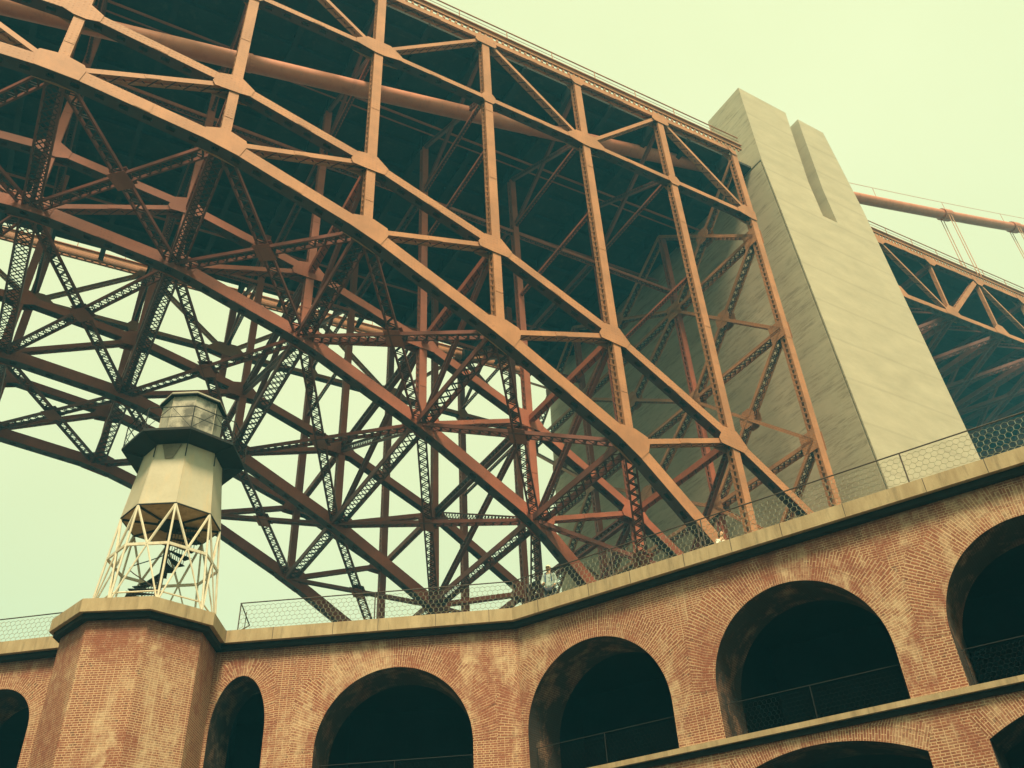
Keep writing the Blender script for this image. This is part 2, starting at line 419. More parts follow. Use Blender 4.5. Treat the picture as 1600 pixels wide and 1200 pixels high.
# deck trusses over the outer ribs
for w_ in (WR[0], WR[3]):
    dt = empty("deck_truss", (0, 0, 0), 0, bridge); ms = [M_STEEL, M_LACE]
    for i in range(I0, 6):
        chord_member(M(i, w_), M(i + 1, w_), VW, 0.38, 0.60, dt, "bottom_chord", ms)
        col_member(T(i, w_), T(i + 1, w_), VW, 0.46, 0.54, dt, "top_chord", ms, cross=False, pitch=0.6)
        a, c = (M(i, w_), T(i + 1, w_)) if i % 2 == 0 else (T(i, w_), M(i + 1, w_))
        col_member(a, c, VW, 0.26, 0.46, dt, "diagonal", ms, cross=False, pitch=0.42)
    for i in range(I0, 7):
        nr = [(M(i, w_) + VZ, 0.5, 0.29), (M(i, w_) - VZ, 0.45, 0.29)]
        nt_ = [(T(i, w_) - VZ, 0.6, 0.29)]
        for j in (i - 1, i + 1):
            if I0 <= j <= 6:
                nr.append((M(j, w_), 1.5 if i % 2 == 0 else 0.5, 0.19)); nt_.append((T(j, w_), 0.6, 0.23))
                if i % 2 == 0: nr.append((T(j, w_), 1.1, 0.14))
                else: nt_.append((M(j, w_), 1.0, 0.14))
        gusset(M(i, w_), nr, 0.62, dt, m=M_STEEL); gusset(T(i, w_), nt_, 0.62, dt, m=M_STEEL)

# transverse and lateral bracing
for i in range(I0, 7):
    for a in range(3):
        A = L(i, WR[a]); B = L(i, WR[a + 1]); y = Vector((0, 0.4, 0))
        brace(A + y, B - y, VZ, 0.80, 0.40, bridge, "cross_strut", cross=True, fl=0.05)
        A = U(i, WR[a]); B = U(i, WR[a + 1])
        if i >= 1 or i <= -1:
            if a == 1: brace(A + y, B - y, VS, 0.5, 0.34, bridge, "cross_strut", cross=True)
            else: col_member(A + y, B - y, VS, 0.40, 0.40, bridge, "cross_strut", [M_STEEL_IN, M_LACE], cross=False)
        if a != 1 and i % 1 == 0:
            brace(L(i, WR[a]), U(i, WR[a + 1]), VS, 0.34, 0.22, bridge, "sway_brace", fl=.035) if a == 2 else brace(U(i, WR[a]), L(i, WR[a + 1]), VS, 0.34, 0.22, bridge, "sway_brace", fl=.035)
        elif i >= 1:
            brace(L(i, WR[a]), U(i, WR[a + 1]), VS, 0.40, 0.25, bridge, "sway_brace", fl=.04)
            brace(U(i, WR[a]), L(i, WR[a + 1]), VS, 0.40, 0.25, bridge, "sway_brace", fl=.04)
    if i < 6:
        for a in range(3):
            off = 0.45 if i % 2 else 0.45
            for (p, q) in ((L(i, WR[a]), L(i + 1, WR[a + 1])), (L(i + 1, WR[a]), L(i, WR[a + 1]))):
                brace(p, q, VZ, 0.52, 0.22, bridge, "lateral_brace", fl=0.05)
            mid = (L(i, WR[a]) + L(i + 1, WR[a + 1])) / 2
            mb = MB(); t = (L(i + 1, 0) - L(i, 0)).normalized(); n = t.cross(VW)
            for sg in (-1, 1):
                c = mid + n * (0.16 * sg)
                mb.hexa([c + t * 0.75 - n * .015, c + VW * .75 - n * .015, c - t * .75 - n * .015, c - VW * .75 - n * .015,
                         c + t * 0.75 + n * .015, c + VW * .75 + n * .015, c - t * .75 + n * .015, c - VW * .75 + n * .015])
            mb.build("lateral_gusset", M_STEEL_IN, bridge)
    # struts between spandrel columns
    if -2 <= i < 6:
        for a in (0, 2):
            hz = [Mh(i) + 0.7]
            if Uh[abs(i)] < 38: hz.append((Mh(i) + Uh[abs(i)]) / 2 + 2.2)
            for h in hz:
                A = Vector((ss(i), WR[a], h)); B = Vector((ss(i), WR[a + 1], h))
                brace(A, B, VZ, 0.22, 0.16, bridge, "column_strut", [M_STEEL_IN, M_LACE], fl=0.03)
            m_ = Mh(i) + 0.7; t_ = Th(i) - 1.0
            A = Vector((ss(i), WR[a], m_)); B = Vector((ss(i), WR[a + 1], t_))
            brace(A, B, VS, 0.30, 0.2, bridge, "sway_brace", fl=0.03)
            A = Vector((ss(i), WR[a], t_)); B = Vector((ss(i), WR[a + 1], m_))
            brace(A, B, VS, 0.30, 0.2, bridge, "sway_brace", fl=0.03)
        A = Vector((ss(i), WR[1], Mh(i) + 0.7)); B = Vector((ss(i), WR[2], Mh(i) + 0.7))
        brace(A, B, VZ, 0.42, 0.36, bridge, "column_strut", fl=0.05)
for w_ in (WR[1], WR[2]):
    for i in range(I0, 6):
        brace(M(i, w_), M(i + 1, w_), VZ, .34, .26, bridge, "longitudinal_strut", [M_STEEL_IN, M_LACE], fl=.04)
# end bent beside the pylon, fully cross braced
lev = [56.6, 48.0, 38.9, 29.8, 20.7, 11.6]; s6 = ss(6)
for a in range(3):
    for k, h in enumerate(lev):
        A = Vector((s6, WR[a], h)); B = Vector((s6, WR[a + 1], h))
        if k: brace(A, B, VZ, 0.60, 0.26, bridge, "bent_strut", [M_STEEL, M_LACE], cross=True)
        if k < len(lev) - 1:
            h2 = lev[k + 1]
            for (x, y) in ((h, h2), (h2, h)):
                brace(Vector((s6, WR[a], x)), Vector((s6, WR[a + 1], y)), VZ, 0.60, 0.24, bridge, "bent_brace", [M_STEEL, M_LACE], cross=True)
            mb = MB(); c = Vector((s6, (WR[a] + WR[a + 1]) / 2, (h + h2) / 2))
            for sg in (-1, 1):
                mb = MB(); x = s6 + sg * 0.33
                ring = [(x, c.y + .75 * math.cos(q * math.pi / 4 + .39), c.z + .75 * math.sin(q * math.pi / 4 + .39)) for q in range(8)]
                ring2 = [(x + .02, p[1], p[2]) for p in ring]
                mb.face(ring); mb.face(ring2[::-1])
                for q in range(8): mb.face([ring[q], ring[(q + 1) % 8], ring2[(q + 1) % 8], ring2[q]])
                mb.build("bent_gusset", M_STEEL, bridge)
    for k, h in enumerate(lev[1:]):
        for w_ in (WR[a], WR[a + 1]):
            for x in (s6 - 0.36, s6 + 0.34):
                lo_, hi_ = (w_ - .3, w_ + .95) if w_ == WR[0] else ((w_ - .95, w_ + .3) if w_ == WR[3] else (w_ - .8, w_ + .8))
                if a == 1: continue
                mb = MB(); mb.box((x, lo_, h - 0.7), (x + .02, hi_, h + 0.7)); mb.build("bent_gusset", M_STEEL, bridge)

# deck: slab, floor beams, stringers, edge
sA, sB = ss(I0) - 2, 57.1
def dh(s): return 56.45 + 0.055 * (s - 18.5)
deck = empty("deck", (0, 0, 0), 0, bridge)
mb = MB()
mb.hexa([(sA, 1.2, dh(sA) + .62), (sB, 1.2, dh(sB) + .62), (sB, 32.4, dh(sB) + .62), (sA, 32.4, dh(sA) + .62),
         (sA, 1.2, dh(sA) + .88), (sB, 1.2, dh(sB) + .88), (sB, 32.4, dh(sB) + .88), (sA, 32.4, dh(sA) + .88)])
mb.build("road_slab", M_SLAB, deck)
for i in range(I0, 7):
    h = Th(i); s = ss(i)
    for ds in ((0.0, -P / 2) if i > I0 else (0.0,)):
        hh = dh(s + ds); dep = 1.5 if ds == 0 else 0.8
        mb = MB(); x = s + ds
        mb.box((x - .02, 0.8, hh - dep + .6), (x + .02, 32.9, hh + .6)); mb.box((x - .2, 0.8, hh - dep + .57), (x + .2, 32.9, hh - dep + .61))
        for w_ in range(2, 33, 2): mb.box((x - .15, w_ - .02, hh - dep + .61), (x + .15, w_ + .02, hh + .58))
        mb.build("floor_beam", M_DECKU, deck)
for k, w_ in enumerate([2.2, 4.4, 6.6, 8.8, 11, 13.4, 16, 18.4, 21, 23.4, 26, 28.6, 31]):
    mb = MB()
    for (z0, z1, hw) in ((0.10, .61, .02), (.07, .11, .15)):
        mb.hexa([(sA, w_ - hw, dh(sA) + z0), (sB, w_ - hw, dh(sB) + z0), (sB, w_ + hw, dh(sB) + z0), (sA, w_ + hw, dh(sA) + z0),
                 (sA, w_ - hw, dh(sA) + z1), (sB, w_ - hw, dh(sB) + z1), (sB, w_ + hw, dh(sB) + z1), (sA, w_ + hw, dh(sA) + z1)])
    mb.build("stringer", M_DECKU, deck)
for (w_, dz, r) in ((7.6, -1.2, .09), (8.3, -1.25, .06), (14.5, -1.2, .12), (25.0, -1.2, .1)):
    mb = MB(); mb.rod((sA, w_, dh(sA) + dz), (sB, w_, dh(sB) + dz), r, 7); mb.build("utility_pipe", M_STEEL_IN, deck)
def edge(w0, out, s0, s1, hf, par, extra=0.0):
    """fascia on short brackets with a handrail above, built along s"""
    mb = MB(); n = int((s1 - s0) / 0.46)
    for k in range(n):
        x = s0 + (s1 - s0) * k / n
        mb.box((x, w0 - .04, hf(x) + .22), (x + .17, w0 + .04, hf(x) + .56))
    def long(z0, z1, a, b):
        mb.hexa([(s0, a, hf(s0) + z0), (s1, a, hf(s1) + z0), (s1, b, hf(s1) + z0), (s0, b, hf(s0) + z0),
                 (s0, a, hf(s0) + z1), (s1, a, hf(s1) + z1), (s1, b, hf(s1) + z1), (s0, b, hf(s0) + z1)])
    long(.55, .98, w0 - .04, w0 + .04); long(.98, 1.04, w0 - .18, w0 + .12); long(.53, .57, w0 - .10, w0 + .06)
    mb.build("fascia", M_STEEL, par)
    mb = MB(); n = int((s1 - s0) / (P / 2))
    for k in range(n + 1):
        x = s0 + k * P / 2; mb.rod((x, w0, hf(x) + 1.0), (x, w0, hf(x) + 2.1), .035, 5)
    mb.rod((s0, w0, hf(s0) + 2.1), (s1, w0, hf(s1) + 2.1), .05, 6); mb.rod((s0, w0, hf(s0) + 1.65), (s1, w0, hf(s1) + 1.65), .02, 5)
    mb.build("handrail", M_STEEL, par)
edge(0.06, -1, sA, 42.8, dh, deck); edge(33.5, 1, sA, 42.8, dh, deck)

# ---------------------------------------------------------------- pylon
pyl = empty("concrete_pylon", bridge_loc, BAZ)
tag(pyl, "tall pale concrete pylon with slotted top standing at the end of the arch", "pylon")
def wc(h): return -1.30 + (h - 27) * 0.041 if h < 58.5 else 0.0
def taper(mb, s0, s1, w0f, w1f, h0, h1, s0t=None, s1t=None):
    s0t = s0 if s0t is None else s0t; s1t = s1 if s1t is None else s1t
    mb.hexa([(s0, w0f(h0), h0), (s1, w0f(h0), h0), (s1, w1f(h0), h0), (s0, w1f(h0), h0),
             (s0t, w0f(h1), h1), (s1t, w0f(h1), h1), (s1t, w1f(h1), h1), (s0t, w1f(h1), h1)])
far = lambda h: 33.75 - wc(h)
mb = MB(); HB = -1.6
taper(mb, 45.0, 57.0, wc, lambda h: wc(h) + .10, HB, 54.1)        # west cladding wall
taper(mb, 45.0, 50.4, wc, lambda h: wc(h) + .10, 54.1, 58.5)
taper(mb, 52.1, 57.0, wc, lambda h: wc(h) + .10, 54.1, 58.5)
taper(mb, 45.13, 57.0, lambda h: wc(h) + .10, far, HB, 54.1)         # core
taper(mb, 45.13, 50.4, lambda h: wc(h) + .10, lambda h: 4.2, 54.1, 58.5); taper(mb, 52.1, 57.0, lambda h: wc(h) + .10, lambda h: 4.2, 54.1, 58.5)
taper(mb, 45.13, 57.0, lambda h: 4.2, lambda h: 29.55, 54.1, 58.0); taper(mb, 45.13, 57.0, lambda h: 29.55, far, 54.1, 56.4)
taper(mb, 50.4, 52.1, lambda h: 2.4, lambda h: 4.2, 54.1, 65.5)      # back of the slot
taper(mb, 45.0, 45.13, lambda h: wc(h) + .20, lambda h: far(h) - .16, HB, 58.3)   # raised arch-side panel, open joint beside it
mb.build("shaft", M_CONC, pyl)
for base in (0.0, 29.55):
    mb = MB()
    taper(mb, 45.0, 50.4, lambda h: base, lambda h: base + 4.2, 58.5, 68.2, 45.0, 50.75)
    taper(mb, 52.1, 57.0, lambda h: base, lambda h: base + 4.2, 58.5, 68.2, 52.3, 55.6)
    if base: taper(mb, 45.13, 57.0, lambda h: 29.55, lambda h: 33.75, 56.4, 58.5)
    mb.build("pylon_head", M_CONC, pyl)

# ---------------------------------------------------------------- main cable and suspended span
def cable_h(s): return 46.0 + 0.2926 * s + 0.00036 * s * s
cab = empty("suspension_cable", bridge_loc, BAZ)
tag(cab, "thick round orange suspension cable running under the deck and out past the pylon", "cable")
mb = MB(); NS = 22; st_ = [-12 + k * 4.0 for k in range(36)]
for s in st_:
    t = Vector((1, 0, 0.2926 + .00072 * s)).normalized(); u = t.cross(VW).normalized()
    for q in range(NS):
        a = 2 * math.pi * q / NS; mb.v.append(tuple(Vector((s, 3, cable_h(s))) + (u * math.cos(a) + VW * math.sin(a)) * .52))
for k in range(len(st_) - 1):
    for q in range(NS):
        mb.f.append((k * NS + q, (k + 1) * NS + q, (k + 1) * NS + (q + 1) % NS, k * NS + (q + 1) % NS)); mb.uv.append([(0, 0)] * 4); mb.mi.append(0)
mb.build("cable_strand", M_CABLE, cab, smooth=True)
for s in (78.3, 93.6, 108.9, 124.2):
    h = cable_h(s); mb = MB(); d = Vector((1, 0, .35)).normalized()
    mb.rod(Vector((s, 3, h)) - d * .8, Vector((s, 3, h)) + d * .8, .66, 16)
    mb.build("cable_band", M_CABLE, cab)
    mb = MB()
    for dx in (-.28, .28):
        for dy in (-.5, .5):
            mb.rod((s + dx, 3 + dy, h + .2), (s + dx, 3 + dy, 61.0 + (s - 70) * .066), .045, 5)
    mb.build("suspender_rope", M_ROPE, cab)
for s in (12.0, 4.3, 24.0, 35.0):
    mb = MB(); d = Vector((1, 0, .3)).normalized(); c = Vector((s, 3, cable_h(s)))
    mb.rod(c - d * .12, c + d * .12, .56, 18); mb.build("cable_clamp", M_CABLE, cab)
mb = MB()
for k in range(25):
    s = 46 + k * 3.2
    mb.rod((s, 2.6, cable_h(s) + 1.6), (s + 3.2, 2.6, cable_h(s + 3.2) + 1.6), .025, 4)
    if k % 4 == 2: mb.rod((s, 2.6, cable_h(s) + .3), (s, 2.6, cable_h(s) + 1.6), .03, 4)
mb.build("cable_handline", M_ROPE, cab)

sp = empty("suspended_deck_span", bridge_loc, BAZ)
tag(sp, "orange stiffening truss span hanging from the cable beyond the concrete pylon", "bridge")
def th(s): return 60.35 + (s - 63) * .066
def bh(s): return 53.2 + (s - 63) * .066
s_list = [55.4 + 7.62 * k for k in range(1, 11)]
for w_ in (3.2, 30.4):
    tr = empty("stiffening_truss", (0, 0, 0), 0, sp)
    pt = lambda k: Vector((s_list[k], w_, th(s_list[k]))); pb = lambda k: Vector((s_list[k], w_, bh(s_list[k])))
    e0 = Vector((57.2, w_, th(57.2))); e1 = Vector((57.2, w_, bh(57.2)))
    chord_member(e0, pt(0), VW, .55, .6, tr, "top_chord"); chord_member(e1, pb(0), VW, .5, .6, tr, "bottom_chord")
    for k in range(len(s_list) - 1):
        chord_member(pt(k), pt(k + 1), VW, .55, .6, tr, "top_chord"); chord_member(pb(k), pb(k + 1), VW, .5, .6, tr, "bottom_chord")
        if k % 2 == 0: col_member(pt(k), pb(k + 1), VW, .26, .4, tr, "diagonal", cross=False, pitch=.5)
        else: col_member(pb(k), pt(k + 1), VW, .5, .5, tr, "diagonal", cross=False, pitch=.5)
        col_member(pb(k + 1), pt(k + 1), VW, .24, .35, tr, "web_post", cross=False, pitch=.5)
        gusset(pt(k), [(pt(k) + VS, .9, .28), (pt(k) - VS, .9, .28), (pt(k) - VZ, .8, .3)], .62, tr)
        gusset(pb(k), [(pb(k) + VS, 1.1, .25), (pb(k) - VS, 1.1, .25), (pb(k) + VZ, 1.0, .4)], .62, tr)
for k, s in enumerate(s_list):
    A = Vector((s, 3.2, bh(s))); B = Vector((s, 30.4, bh(s)))
    brace(A, B, VZ, .9, .5, sp, "floor_truss", cross=True)
    h1 = th(s) - .8; h0 = bh(s) + .4
    brace(Vector((s, 3.2, h1)), Vector((s, 30.4, h1)), VZ, .5, .4, sp, "floor_truss", cross=True)
    for q in range(4):
        x0 = 3.2 + 6.8 * q; x1 = x0 + 6.8
        a, c = (h0, h1) if q % 2 == 0 else (h1, h0)
        brace(Vector((s, x0, a)), Vector((s, x1, c)), VS, .32, .3, sp, "floor_truss_web")
    if k < len(s_list) - 1:
        s2 = s_list[k + 1]
        for q in range(2):
            x0 = 3.2 + 13.6 * q; x1 = x0 + 13.6
            brace(Vector((s, x0, bh(s) - .1)), Vector((s2, x1, bh(s2) - .1)), VZ, .55, .35, sp, "lateral_brace")
            brace(Vector((s, x1, bh(s) - .1)), Vector((s2, x0, bh(s2) - .1)), VZ, .55, .35, sp, "lateral_brace")
mb = MB(); a, b_ = 57.2, s_list[-1]
mb.hexa([(a, 3.8, th(a) + .3), (b_, 3.8, th(b_) + .3), (b_, 29.8, th(b_) + .3), (a, 29.8, th(a) + .3),
         (a, 3.8, th(a) + .6), (b_, 3.8, th(b_) + .6), (b_, 29.8, th(b_) + .6), (a, 29.8, th(a) + .6)])
mb.build("road_slab", M_SLAB, sp)
mb = MB()
for w_ in range(5, 30, 3):
    mb.hexa([(a, w_ - .1, th(a) - .3), (b_, w_ - .1, th(b_) - .3), (b_, w_ + .1, th(b_) - .3), (a, w_ + .1, th(a) - .3),
             (a, w_ - .1, th(a) + .29), (b_, w_ - .1, th(b_) + .29), (b_, w_ + .1, th(b_) + .29), (a, w_ + .1, th(a) + .29)])
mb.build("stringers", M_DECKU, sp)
edge(2.9, -1, 57.3, b_, lambda s: th(s), sp)

# ================================================================ BRICK FORT
ZT = 12.1; GZ = -1.6
def unit(a): return Vector((math.cos(R(a)), math.sin(R(a)), 0))
AZ_R = -32.218
dR = unit(AZ_R); nR = Vector((-dR.y, dR.x, 0))         # n points away from the courtyard
K0 = Vector((-0.10, 29.0, 0)) - dR * 0.45                # coping front corner
K1 = Vector((-10.15, 29.70, 0))
dM = (K0 - K1).normalized(); nM = Vector((-dM.y, dM.x, 0))
dL = Vector((1, -0.122, 0)).normalized(); nL = Vector((-dL.y, dL.x, 0)); K2 = Vector((-17.1, 29.37, 0))
OFF = 0.40
def isect(p, d, q, e):
    c = d.x * e.y - d.y * e.x; t = ((q.x - p.x) * e.y - (q.y - p.y) * e.x) / c; return p + d * t
def corner(off): return isect(K1 + nM * off, dM, K0 + nR * off, dR)
class Wall:
    """straight run; u measured along d from origin O on the wall face, off = depth behind the face"""
    def __init__(s, O, d, n): s.O = O; s.d = d; s.n = n
    def p(s, u, z, off=0.0): q = s.O + s.d * u + s.n * off; return Vector((q.x, q.y, z))
WRt = Wall(Vector((-0.10, 29.0, 0)) + nR * OFF, dR, nR)
WMd = Wall(K1 + nM * OFF + dM * 0.0, dM, nM)
WLf = Wall(K2 + nL * OFF, dL, nL)
cw = corner(OFF)
uR0 = (cw - WRt.O).dot(dR); uM1 = (cw - WMd.O).dot(dM)

fort = empty("brick_fort", (0, 0, GZ))
tag(fort, "old brick fort with two tiers of arched casemates and a granite coping", "fort")
fort.matrix_parent_inverse = Matrix.Identity(4)
def fbuild(mb, name, mats, parent=None):
    o = mb.build(name, mats, parent or fort)
    o.matrix_parent_inverse = Matrix.Translation((0, 0, -GZ)) if (parent is None or parent is fort) else Matrix.Identity(4)
    return o

def arc(uc, hw, zs, rise, n=28):
    return [(uc - hw * math.cos(math.pi * k / n), zs + rise * math.sin(math.pi * k / n)) for k in range(n + 1)]
def seg_arc(uc, hw, zs, rise, n=20):
    r = (hw * hw + rise * rise) / (2 * rise); zc = zs + rise - r; a0 = math.asin(hw / r)
    return [(uc + r * math.sin(-a0 + 2 * a0 * k / n), zc + r * math.cos(-a0 + 2 * a0 * k / n)) for k in range(n + 1)]

JD = 1.9
def facade(W, u0, u1, tiers, name):
    """tiers: list of (z0, z1, [ (curve) ... ]) with curves sorted by u"""
    mb = MB()
    def q(ua, za, ub, zb, uc, zc, ud, zd):
        mb.face([W.p(ua, za), W.p(ub, zb), W.p(uc, zc), W.p(ud, zd)], [(ua, za), (ub, zb), (uc, zc), (ud, zd)])
    for z0, z1, arches in tiers:
        u = u0
        for cv in arches:
            a, b = cv[0][0], cv[-1][0]
            if a > u + 1e-4: q(u, z0, a, z0, a, z1, u, z1)
            for k in range(len(cv) - 1):
                (x0, y0), (x1, y1) = cv[k], cv[k + 1]
                q(x0, y0, x1, y1, x1, z1, x0, z1)
            u = b
        if u < u1 - 1e-4: q(u, z0, u1, z0, u1, z1, u, z1)
    return fbuild(mb, name, M_BRICK)
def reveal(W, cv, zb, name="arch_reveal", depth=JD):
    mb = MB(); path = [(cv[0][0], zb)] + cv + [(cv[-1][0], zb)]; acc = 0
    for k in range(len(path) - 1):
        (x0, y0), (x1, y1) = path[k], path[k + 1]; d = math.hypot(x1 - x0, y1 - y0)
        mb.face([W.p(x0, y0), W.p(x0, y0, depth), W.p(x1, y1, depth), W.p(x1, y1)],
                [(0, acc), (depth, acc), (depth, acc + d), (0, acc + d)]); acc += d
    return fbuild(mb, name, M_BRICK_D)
def ring(W, cv, name, thick=0.80, zfun=None, clip_lo=None, clip_hi=None, steps=None, zmax=None, proud=0.004):
    """voussoir ring around an arch curve: radial bricks, ragged toothed outer edge"""
    mb = MB(); n = len(cv); acc = 0; rnd = random.Random(len(name) + int(cv[0][0] * 10))
    # resample by arc length
    pts = [Vector((x, y)) for x, y in cv]; ds = [0]
    for k in range(1, n): ds.append(ds[-1] + (pts[k] - pts[k - 1]).length)
    tot = ds[-1]; m = int(tot / 0.2); P2 = []
    for j in range(m + 1):
        t = tot * j / m; k = max(i for i in range(n) if ds[i] <= t + 1e-9); k = min(k, n - 2)
        f = (t - ds[k]) / (ds[k + 1] - ds[k]); P2.append(pts[k].lerp(pts[k + 1], f))
    def nrm(j):
        a = P2[max(0, j - 1)]; b = P2[min(m, j + 1)]; d = (b - a).normalized(); return Vector((-d.y, d.x))
    th_ = thick
    for j in range(m):
        a0, a1 = P2[j], P2[j + 1]; n0, n1 = nrm(j), nrm(j + 1)
        if j % 3 == 0: th_ = thick + (.34 * abs(n0.x) if thick > .7 else 0) + rnd.choice([-.13, 0, 0, .13]); s0 = tot * j / m; s1 = tot * (j + 1) / m
        for (r0, r1, ush) in ((0.0, .375, 0.06), (.39, th_, .17)):
            c = [a0 + n0 * r0, a0 + n0 * r1, a1 + n1 * r1, a1 + n1 * r0]
            if zmax: 
                for v_ in c: v_.y = min(v_.y, zmax)
            uvv = [(r0 + ush, s0), (r1 + ush, s0), (r1 + ush, s1), (r0 + ush, s1)]
            if clip_lo is not None and min(v_.x for v_ in c) < clip_lo:
                if max(v_.x for v_ in c) <= clip_lo: continue
                for v_ in c: v_.x = max(v_.x, clip_lo)
            if clip_hi is not None and max(v_.x for v_ in c) > clip_hi:
                if min(v_.x for v_ in c) >= clip_hi: continue
                for v_ in c: v_.x = min(v_.x, clip_hi)
            q = [W.p(v_.x, v_.y, -proud) for v_ in c]
            mb.face([q[0], q[3], q[2], q[1]], [uvv[0], uvv[3], uvv[2], uvv[1]])
    return fbuild(mb, name, M_RING)

SILL = 6.58
r_up = [arc(2.20, 2.52, 7.95, 2.52), arc(8.66, 2.52, 7.95, 2.52), arc(15.12, 2.52, 7.95, 2.52), arc(21.6, 2.52, 7.95, 2.52)]
r_lo = [seg_arc(2.15, 2.3, 5.36, .62), seg_arc(8.55, 2.66, 5.36, .64), seg_arc(15.25, 2.62, 5.36, .66), seg_arc(21.7, 2.4, 5.36, .62)]
m_up = [arc(0.43, 0.93, 8.8, 1.82), arc(5.64, 2.58, 7.93, 2.58)]
m_lo = [seg_arc(5.64, 2.1, 5.3, .66)]
l_up = [arc(-6.4, 2.5, 7.95, 2.5), arc(-0.7, 1.30, 9.28, 1.30)]
facade(WRt, uR0, 25.5, [(SILL, ZT - .3, r_up), (GZ, 6.3, r_lo)], "facade_wall")
facade(WMd, -3.0, uM1, [(SILL, ZT - .3, m_up), (GZ, 6.3, m_lo)], "facade_wall")
facade(WLf, -14.0, 4.2, [(SILL, ZT - .3, l_up), (GZ, 6.3, [])], "facade_wall")
for W, cvs in ((WRt, r_up), (WMd, m_up), (WLf, l_up)):
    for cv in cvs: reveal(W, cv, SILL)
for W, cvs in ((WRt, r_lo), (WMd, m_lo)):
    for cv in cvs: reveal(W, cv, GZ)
for k, cv in enumerate(r_up):
    uc_ = (cv[0][0] + cv[-1][0]) / 2
    ring(WRt, cv, "arch_ring", clip_lo=max(uR0, uc_ - 3.225), clip_hi=uc_ + 3.225)
for k, cv in enumerate(m_up):
    ring(WMd, cv, "arch_ring", thick=0.52 if k == 0 else 0.80, clip_hi=8.98 if k else None, clip_lo=2.3 if k else None)
for k, cv in enumerate(l_up): ring(WLf, cv, "arch_ring", thick=0.55)
for cv in r_lo: ring(WRt, cv, "arch_ring", thick=0.62, zmax=6.27)
# the part of the first right-hand ring that turns the corner onto the middle wall
wrap = Wall(WMd.O + dM * (uM1 - uR0), dM, nM)
ring(wrap, r_up[0], "arch_ring", clip_hi=uR0 - 0.001, clip_lo=8.99 - (uM1 - uR0))

def bandmesh(mb, W, u0, u1, z0, z1, off0, off1, mi=0):
    """box along the wall between depths off0 < off1"""
    mb.hexa([W.p(u0, z0, off0), W.p(u1, z0, off0), W.p(u1, z0, off1), W.p(u0, z0, off1),
             W.p(u0, z1, off0), W.p(u1, z1, off0), W.p(u1, z1, off1), W.p(u0, z1, off1)], mi)
def bent(mb, z0, z1, offA, offB, uMin=-3.0, uMax=25.5):
    """a band following middle + right walls, mitred at the corner"""
    cA, cB = corner(OFF + offA), corner(OFF + offB)
    def pt(c, z): return Vector((c.x, c.y, z))
    a0, b0 = WMd.p(uMin, 0, offA), WMd.p(uMin, 0, offB); a1, b1 = WRt.p(uMax, 0, offA), WRt.p(uMax, 0, offB)
    for (p, q, pp, qq) in ((a0, cA, b0, cB), (cA, a1, cB, b1)):
        mb.hexa([pt(p, z0), pt(q, z0), pt(qq, z0), pt(pp, z0), pt(p, z1), pt(q, z1), pt(qq, z1), pt(pp, z1)])
# coping, split into stones by thin joints in material; ledge at gallery level
mb = MB(); bent(mb, ZT - .43, ZT, -OFF, 0.12); bandmesh(mb, WLf, -14, 4.2, ZT - .43, ZT, -OFF, .12)
cop = fbuild(mb, "coping", M_GRAN)
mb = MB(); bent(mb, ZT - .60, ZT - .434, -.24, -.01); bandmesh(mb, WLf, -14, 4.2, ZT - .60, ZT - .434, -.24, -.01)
fbuild(mb, "corbel_shade_band", M_SHADE)  # dark strip painted as the shadow under the coping
mb = MB(); bent(mb, 6.43, 6.575, -.20, 1.9); bandmesh(mb, WLf, -14, 4.2, 6.43, 6.575, -.20, 1.9)
fbuild(mb, "gallery_ledge", M_GRAN)
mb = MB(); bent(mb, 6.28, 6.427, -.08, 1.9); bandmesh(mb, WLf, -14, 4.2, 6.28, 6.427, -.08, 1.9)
fbuild(mb, "ledge_shade_band", M_SHADE)  # black strip for the shade on the ledge's underside
# thin mortar joints between coping stones
mb = MB(); u = -2.0
while u < uM1 - .3:
    if u > -9: bandmesh(mb, WMd, u, u + .018, ZT - .425, ZT + .003, -OFF - .004, .1)
    u += random.uniform(1.5, 2.4)
u = 0.6
while u < 25:
    bandmesh(mb, WRt, u, u + .018, ZT - .425, ZT + .003, -OFF - .004, .1); u += random.uniform(1.5, 2.4)
fbuild(mb, "coping_joints", M_RAIL)
# casemate rooms behind the arches: back wall, ceiling, floor
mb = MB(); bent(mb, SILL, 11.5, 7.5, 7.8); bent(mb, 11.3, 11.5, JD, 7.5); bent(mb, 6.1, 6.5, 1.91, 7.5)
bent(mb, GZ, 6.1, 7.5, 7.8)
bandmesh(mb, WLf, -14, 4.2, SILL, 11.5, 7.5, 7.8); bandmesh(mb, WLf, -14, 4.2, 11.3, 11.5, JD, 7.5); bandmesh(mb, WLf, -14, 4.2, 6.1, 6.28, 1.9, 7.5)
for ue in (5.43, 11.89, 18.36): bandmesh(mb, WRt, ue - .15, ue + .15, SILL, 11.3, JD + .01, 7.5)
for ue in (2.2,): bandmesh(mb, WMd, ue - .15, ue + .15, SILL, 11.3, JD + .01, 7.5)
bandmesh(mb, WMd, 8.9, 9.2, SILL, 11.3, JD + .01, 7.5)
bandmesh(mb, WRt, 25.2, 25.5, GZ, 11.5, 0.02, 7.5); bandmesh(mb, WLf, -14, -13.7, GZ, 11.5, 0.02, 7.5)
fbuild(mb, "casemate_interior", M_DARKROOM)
# roof terrace
mb = MB(); bent(mb, 11.51, 11.60, 0.0, 9.0); bandmesh(mb, WLf, -14, 4.2, 11.51, 11.60, 0.0, 9.0)
fbuild(mb, "roof_terrace", M_GROUND)

